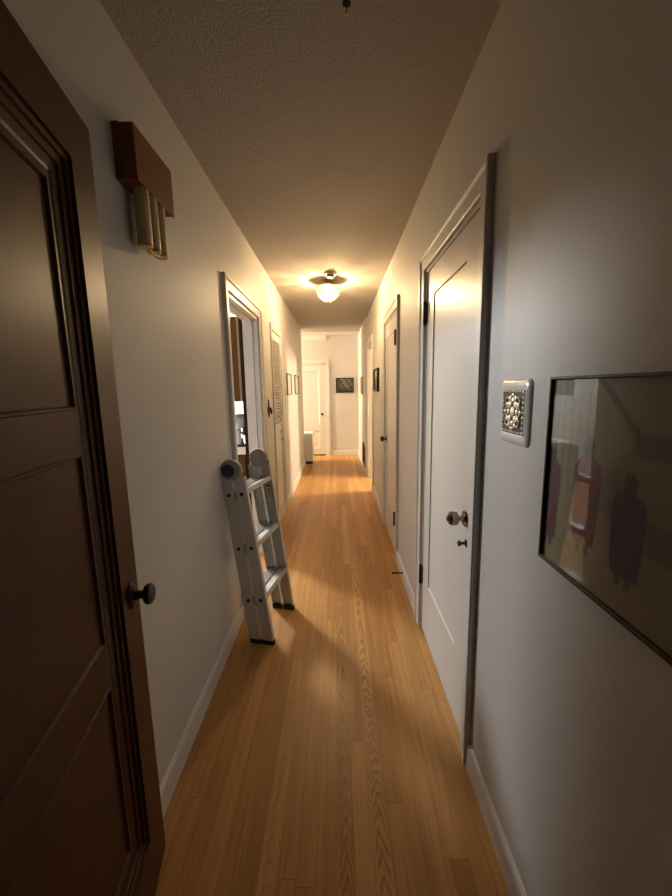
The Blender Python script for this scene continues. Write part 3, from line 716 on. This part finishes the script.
for flip, a0 in ((False, 0.), (True, LW)):
    s = -1 if flip else 1
    for v0 in VS:
        r = child('rail', rail(v0, a0, flip), ALU, lad)
        # rubber foot
        bm = B(); vv = []
        for zz in (0., .026):
            row = []
            for v, a in ((v0-.001, a0-s*.002), (v0+RW+.001, a0-s*.002), (v0+RW+.001, a0+s*.026), (v0-.001, a0+s*.026)):
                b = P0+V*v+A*a; row.append(bm.verts.new(LM(v, a, (zz-b.z)/U.z)))
            vv.append(row)
        bm.faces.new(vv[0]); bm.faces.new(vv[1])
        for i in range(4): bm.faces.new((vv[0][i], vv[0][(i+1) % 4], vv[1][(i+1) % 4], vv[1][i]))
        child('rubber_foot', bm, RUBBER, lad)
        for ub in UB:
            bm = B(); lathe(bm, [(.0105, 0), (.0105, .003), (.0080, .0045), (.001, .0045)], 14, ML @ Matrix.Translation((v0+RW/2, a0, ub)) @ Matrix.Rotation(PI/2 if not flip else -PI/2, 4, 'X'))
            child('bolt', bm, BLACKP, lad, smooth=True)
    for ub in UB:
        bm = B(); box(bm, (-.010, a0-s*.0005, ub-.030), (.010, a0+s*.018, ub+.022), 0, ML); child('spacer', bm, GREYP, lad, bevel=.003)
    # hinge: round locking knuckle on two side plates
    bm = B()
    for sg in (-1, 1):
        q = [(sg*.0035, TOP-.085), (sg*.050, TOP-.065), (sg*.062, TOP-.02), (sg*.062, TOP+.01), (sg*.050, TOP+.055), (sg*.010, TOP+.060), (sg*.0035, TOP+.02)]
        prism(bm, [(v, u) for v, u in q], 0, s*.006, 'Y', 0, ML @ Matrix.Translation((0, a0-s*.004, 0)))
    hp = child('hinge_plate', bm, GREYP if flip else ALU, lad, bevel=.002)
    bm = B(); lathe(bm, [(.056, 0), (.058, .004), (.058, .022), (.052, .028), (.020, .030)], 36, ML @ Matrix.Translation((0, a0+s*.020, TOP+.040)) @ Matrix.Rotation(PI/2 if not flip else -PI/2, 4, 'X'))
    hd = child('hinge_disc', bm, GREYP, lad, smooth=True)
    bm = B(); lathe(bm, [(.034, 0), (.034, .006), (.026, .011), (.001, .012)], 28, ML @ Matrix.Translation((-.010, a0-s*.008, TOP+.040)) @ Matrix.Rotation(PI/2 if not flip else -PI/2, 4, 'X'))
    child('release_knob', bm, NAVY if not flip else GREYP, lad, smooth=True)
# rungs: flat ribbed treads between the rails, one per section and height
for v0 in VS:
    for ub in UB:
        bm = B(); vc = v0+RW/2; hw = .0275; pts = [(-hw, -.012), (hw, -.012), (hw, .010)]
        for i in range(5):
            x = hw-.005-i*.0112
            pts += [(x+.004, .010), (x+.003, .014), (x-.003, .014), (x-.004, .010)]
        pts += [(-hw, .010)]
        # the tread is tipped level when the ladder leans
        prism(bm, pts, .003, LW-.003, 'Y', 0, ML @ Matrix.Translation((vc, 0, ub)) @ Matrix.Rotation(math.radians(-14 if v0 > 0 else 14), 4, 'Y'))
        child('rung', bm, ALU_L, lad)
# warning sticker on the far rail
bm = B(); box(bm, (RG/2+.016, LW-.0255, .735), (RG/2+.050, LW-.0245+.0005, .835), 0, ML); st = child('sticker', bm, STICK, lad)
bm = B()
for u0, u1, v0_, v1_ in ((.815, .827, .006, .030), (.795, .800, .008, .026), (.783, .788, .008, .026), (.771, .776, .010, .024), (.748, .760, .013, .021)):
    box(bm, (RG/2+.016+v0_, LW-.0264, u0), (RG/2+.016+v1_, LW-.0256, u1), 0, ML)
mk = child('sticker_print', bm, BLACKP, lad)

# ------------------------------------------------------------------ kitchen seen through the doorway
wc = empty('wall_cabinet', (-1.3, 3.8, 1.28), label='brown wooden wall cabinet seen high through the kitchen doorway', cat='cabinet')
bm = B(); box(bm, (-1.42, 3.82, 1.285), (-.935, 4.15, 2.10)); child('body', bm, CABW, wc)
for x0, x1 in ((-1.410, -.960),):
    bm = B(); panel_leaf(bm, x1-x0, .785, .018, [(.06, x1-x0-.06, .06, .725)], .006, [(.004, .006)])
    bmesh.ops.transform(bm, matrix=Matrix.Translation((x0, 3.800, 1.300)), verts=bm.verts); dr = child('door', bm, CABW, wc)
bm = B(); box(bm, (-.957, 3.792, 1.285), (-.936, 3.82, 2.10)); child('edge_strip', bm, PALE, wc)
tp = empty('tall_cabinet', (-.84, 3.8, 0), label='tall red-brown wooden cabinet side at the edge of the kitchen doorway view', cat='cabinet')
bm = B(); box(bm, (-.925, 3.76, .08), (-.744, KB, 2.11)); child('body', bm, REDW, tp)
bm = B(); box(bm, (-.915, 3.80, 0), (-.755, KB-.01, .08)); child('plinth', bm, BLACK, tp)
bm = B(); panel_leaf(bm, .166, 1.98, .018, [(.035, .130, .05, 1.93)], .006, [(.004, .006)]); bmesh.ops.transform(bm, matrix=Matrix.Translation((-.918, 3.741, .10)), verts=bm.verts); child('door', bm, REDW, tp)
bc = empty('base_cabinet', (-1.6, 3.82, 0), label='brown wooden base cabinet under the white kitchen counter', cat='cabinet')
bm = B(); box(bm, (-1.42, 3.82, .09), (-.930, KB-.002, .752)); child('body', bm, CABW, bc)
bm = B(); box(bm, (-1.41, 3.87, 0), (-.935, KB-.02, .09)); child('toe_kick', bm, BLACK, bc)
for x0, x1 in ((-1.410, -.945),):
    bm = B(); panel_leaf(bm, x1-x0, .62, .018, [(.06, x1-x0-.06, .06, .56)], .006, [(.004, .006)])
    bmesh.ops.transform(bm, matrix=Matrix.Translation((x0, 3.801, .115)), verts=bm.verts); dr = child('door', bm, CABW, bc)
bm = B(); box(bm, (-1.44, 3.78, .754), (-.930, KB, .822)); ct = obj('kitchen_counter', bm, COUNTER, bevel=.004); tag(ct, 'white kitchen counter top glimpsed through the doorway', 'counter')
# stand mixer
mx_ = empty('stand_mixer', (-1.02, 4.0, .822), label='grey and white stand mixer on the kitchen counter', cat='mixer')
bm = B(); lathe(bm, [(.062, .823), (.064, .838), (.052, .850), (.040, .90), (.044, .985), (.030, 1.0)], 24, Matrix.Translation((-1.075, 4.04, 0))); child('pedestal', bm, CERAM, mx_, smooth=True)
bm = B(); ball(bm, (-1.025, 4.02, 1.075), .075, 0, 3, (1.35, .9, 1.05)); child('motor_head', bm, GREYA, mx_, smooth=True)
bm = B(); lathe(bm, [(.030, .955), (.034, .965), (.034, 1.005), (.026, 1.02)], 20, Matrix.Translation((-.975, 4.02, 0))); child('attachment_hub', bm, BLACKP, mx_, smooth=True)
bm = B(); lathe(bm, [(.022, .925), (.050, .950), (.052, .958), (.020, .958)], 20, Matrix.Translation((-.985, 4.02, 0))); child('splash_guard', bm, BLACKP, mx_, smooth=True)
ty = empty('serving_tray', (-.99, 3.9, .822), label='flat black tray on the kitchen counter', cat='tray')
bm = B(); box(bm, (-1.055, 3.84, .8225), (-.945, 3.935, .830)); child('tray_plate', bm, BLACKP, ty, bevel=.003)
bm = B(); rows = []
for ins, z in ((0, .828), (0, .838), (.005, .838), (.005, .828)):
    rows.append([bm.verts.new((x, y, z)) for x, y in ((-1.055+ins, 3.84+ins), (-.945-ins, 3.84+ins), (-.945-ins, 3.935-ins), (-1.055+ins, 3.935-ins))])
rows.append(rows[0])
for a, b in zip(rows, rows[1:]):
    for i in range(4): bm.faces.new((a[i], a[(i+1) % 4], b[(i+1) % 4], b[i]))
child('rim', bm, BLACKP, ty)
bt = empty('pepper_mill', (-.985, 3.89, .830), label='small dark pepper mill standing on the black tray', cat='mill')
bm = B(); lathe(bm, [(.022, .8305), (.023, .842), (.014, .868), (.011, .885), (.004, .888)], 18, Matrix.Translation((-.985, 3.888, 0))); child('body', bm, BLACKP, bt, smooth=True)
bm = B(); ball(bm, (-.985, 3.888, .898), .011, 0, 2); child('cap', bm, BLACKP, bt, smooth=True)

# ------------------------------------------------------------------ lights of the other rooms
def lamp(name, loc, power, col, size, kind='POINT'):
    l = bpy.data.lights.new(name, kind); l.energy = power; l.color = col
    if kind == 'POINT': l.shadow_soft_size = size
    else: l.shape = 'DISK'; l.size = size
    o = bpy.data.objects.new(name, l); C.objects.link(o); o.location = loc; return o
lamp('kitchen_ceiling_lamp', (-2.10, 4.32, 2.22), 195, (.91, .97, 1.), .17)
lamp('side_room_lamp', (2.35, 5.42, 2.15), 210, (1, .82, .56), .22)
lamp('cross_hall_lamp', (-3.20, 7.30, 2.15), 300, (1, .80, .53), .12)
w = bpy.data.worlds.new('world'); bpy.context.scene.world = w; w.use_nodes = True
w.node_tree.nodes['Background'].inputs[0].default_value = (.007, .0055, .0045, 1)

# ------------------------------------------------------------------ camera
cam = bpy.data.cameras.new('camera'); co = bpy.data.objects.new('camera', cam); C.objects.link(co)
cam.sensor_fit = 'VERTICAL'; cam.sensor_height = 36; cam.sensor_width = 27; cam.lens = 380.26/896*36
cam.clip_start = .02
r = Vector((0.999829, 0.002154, -0.018386)); u = Vector((0.017818, 0.157277, 0.987394)); f = Vector((-0.005019, 0.987552, -0.157211))
co.matrix_world = Matrix(((r.x, u.x, -f.x, 0), (r.y, u.y, -f.y, 0), (r.z, u.z, -f.z, 1.40625), (0, 0, 0, 1)))
S = bpy.context.scene; S.camera = co
S.view_settings.view_transform = 'Standard'; S.view_settings.look = 'None'; S.view_settings.gamma = 1; S.view_settings.use_curve_mapping = False
S.view_settings.exposure = 0.9
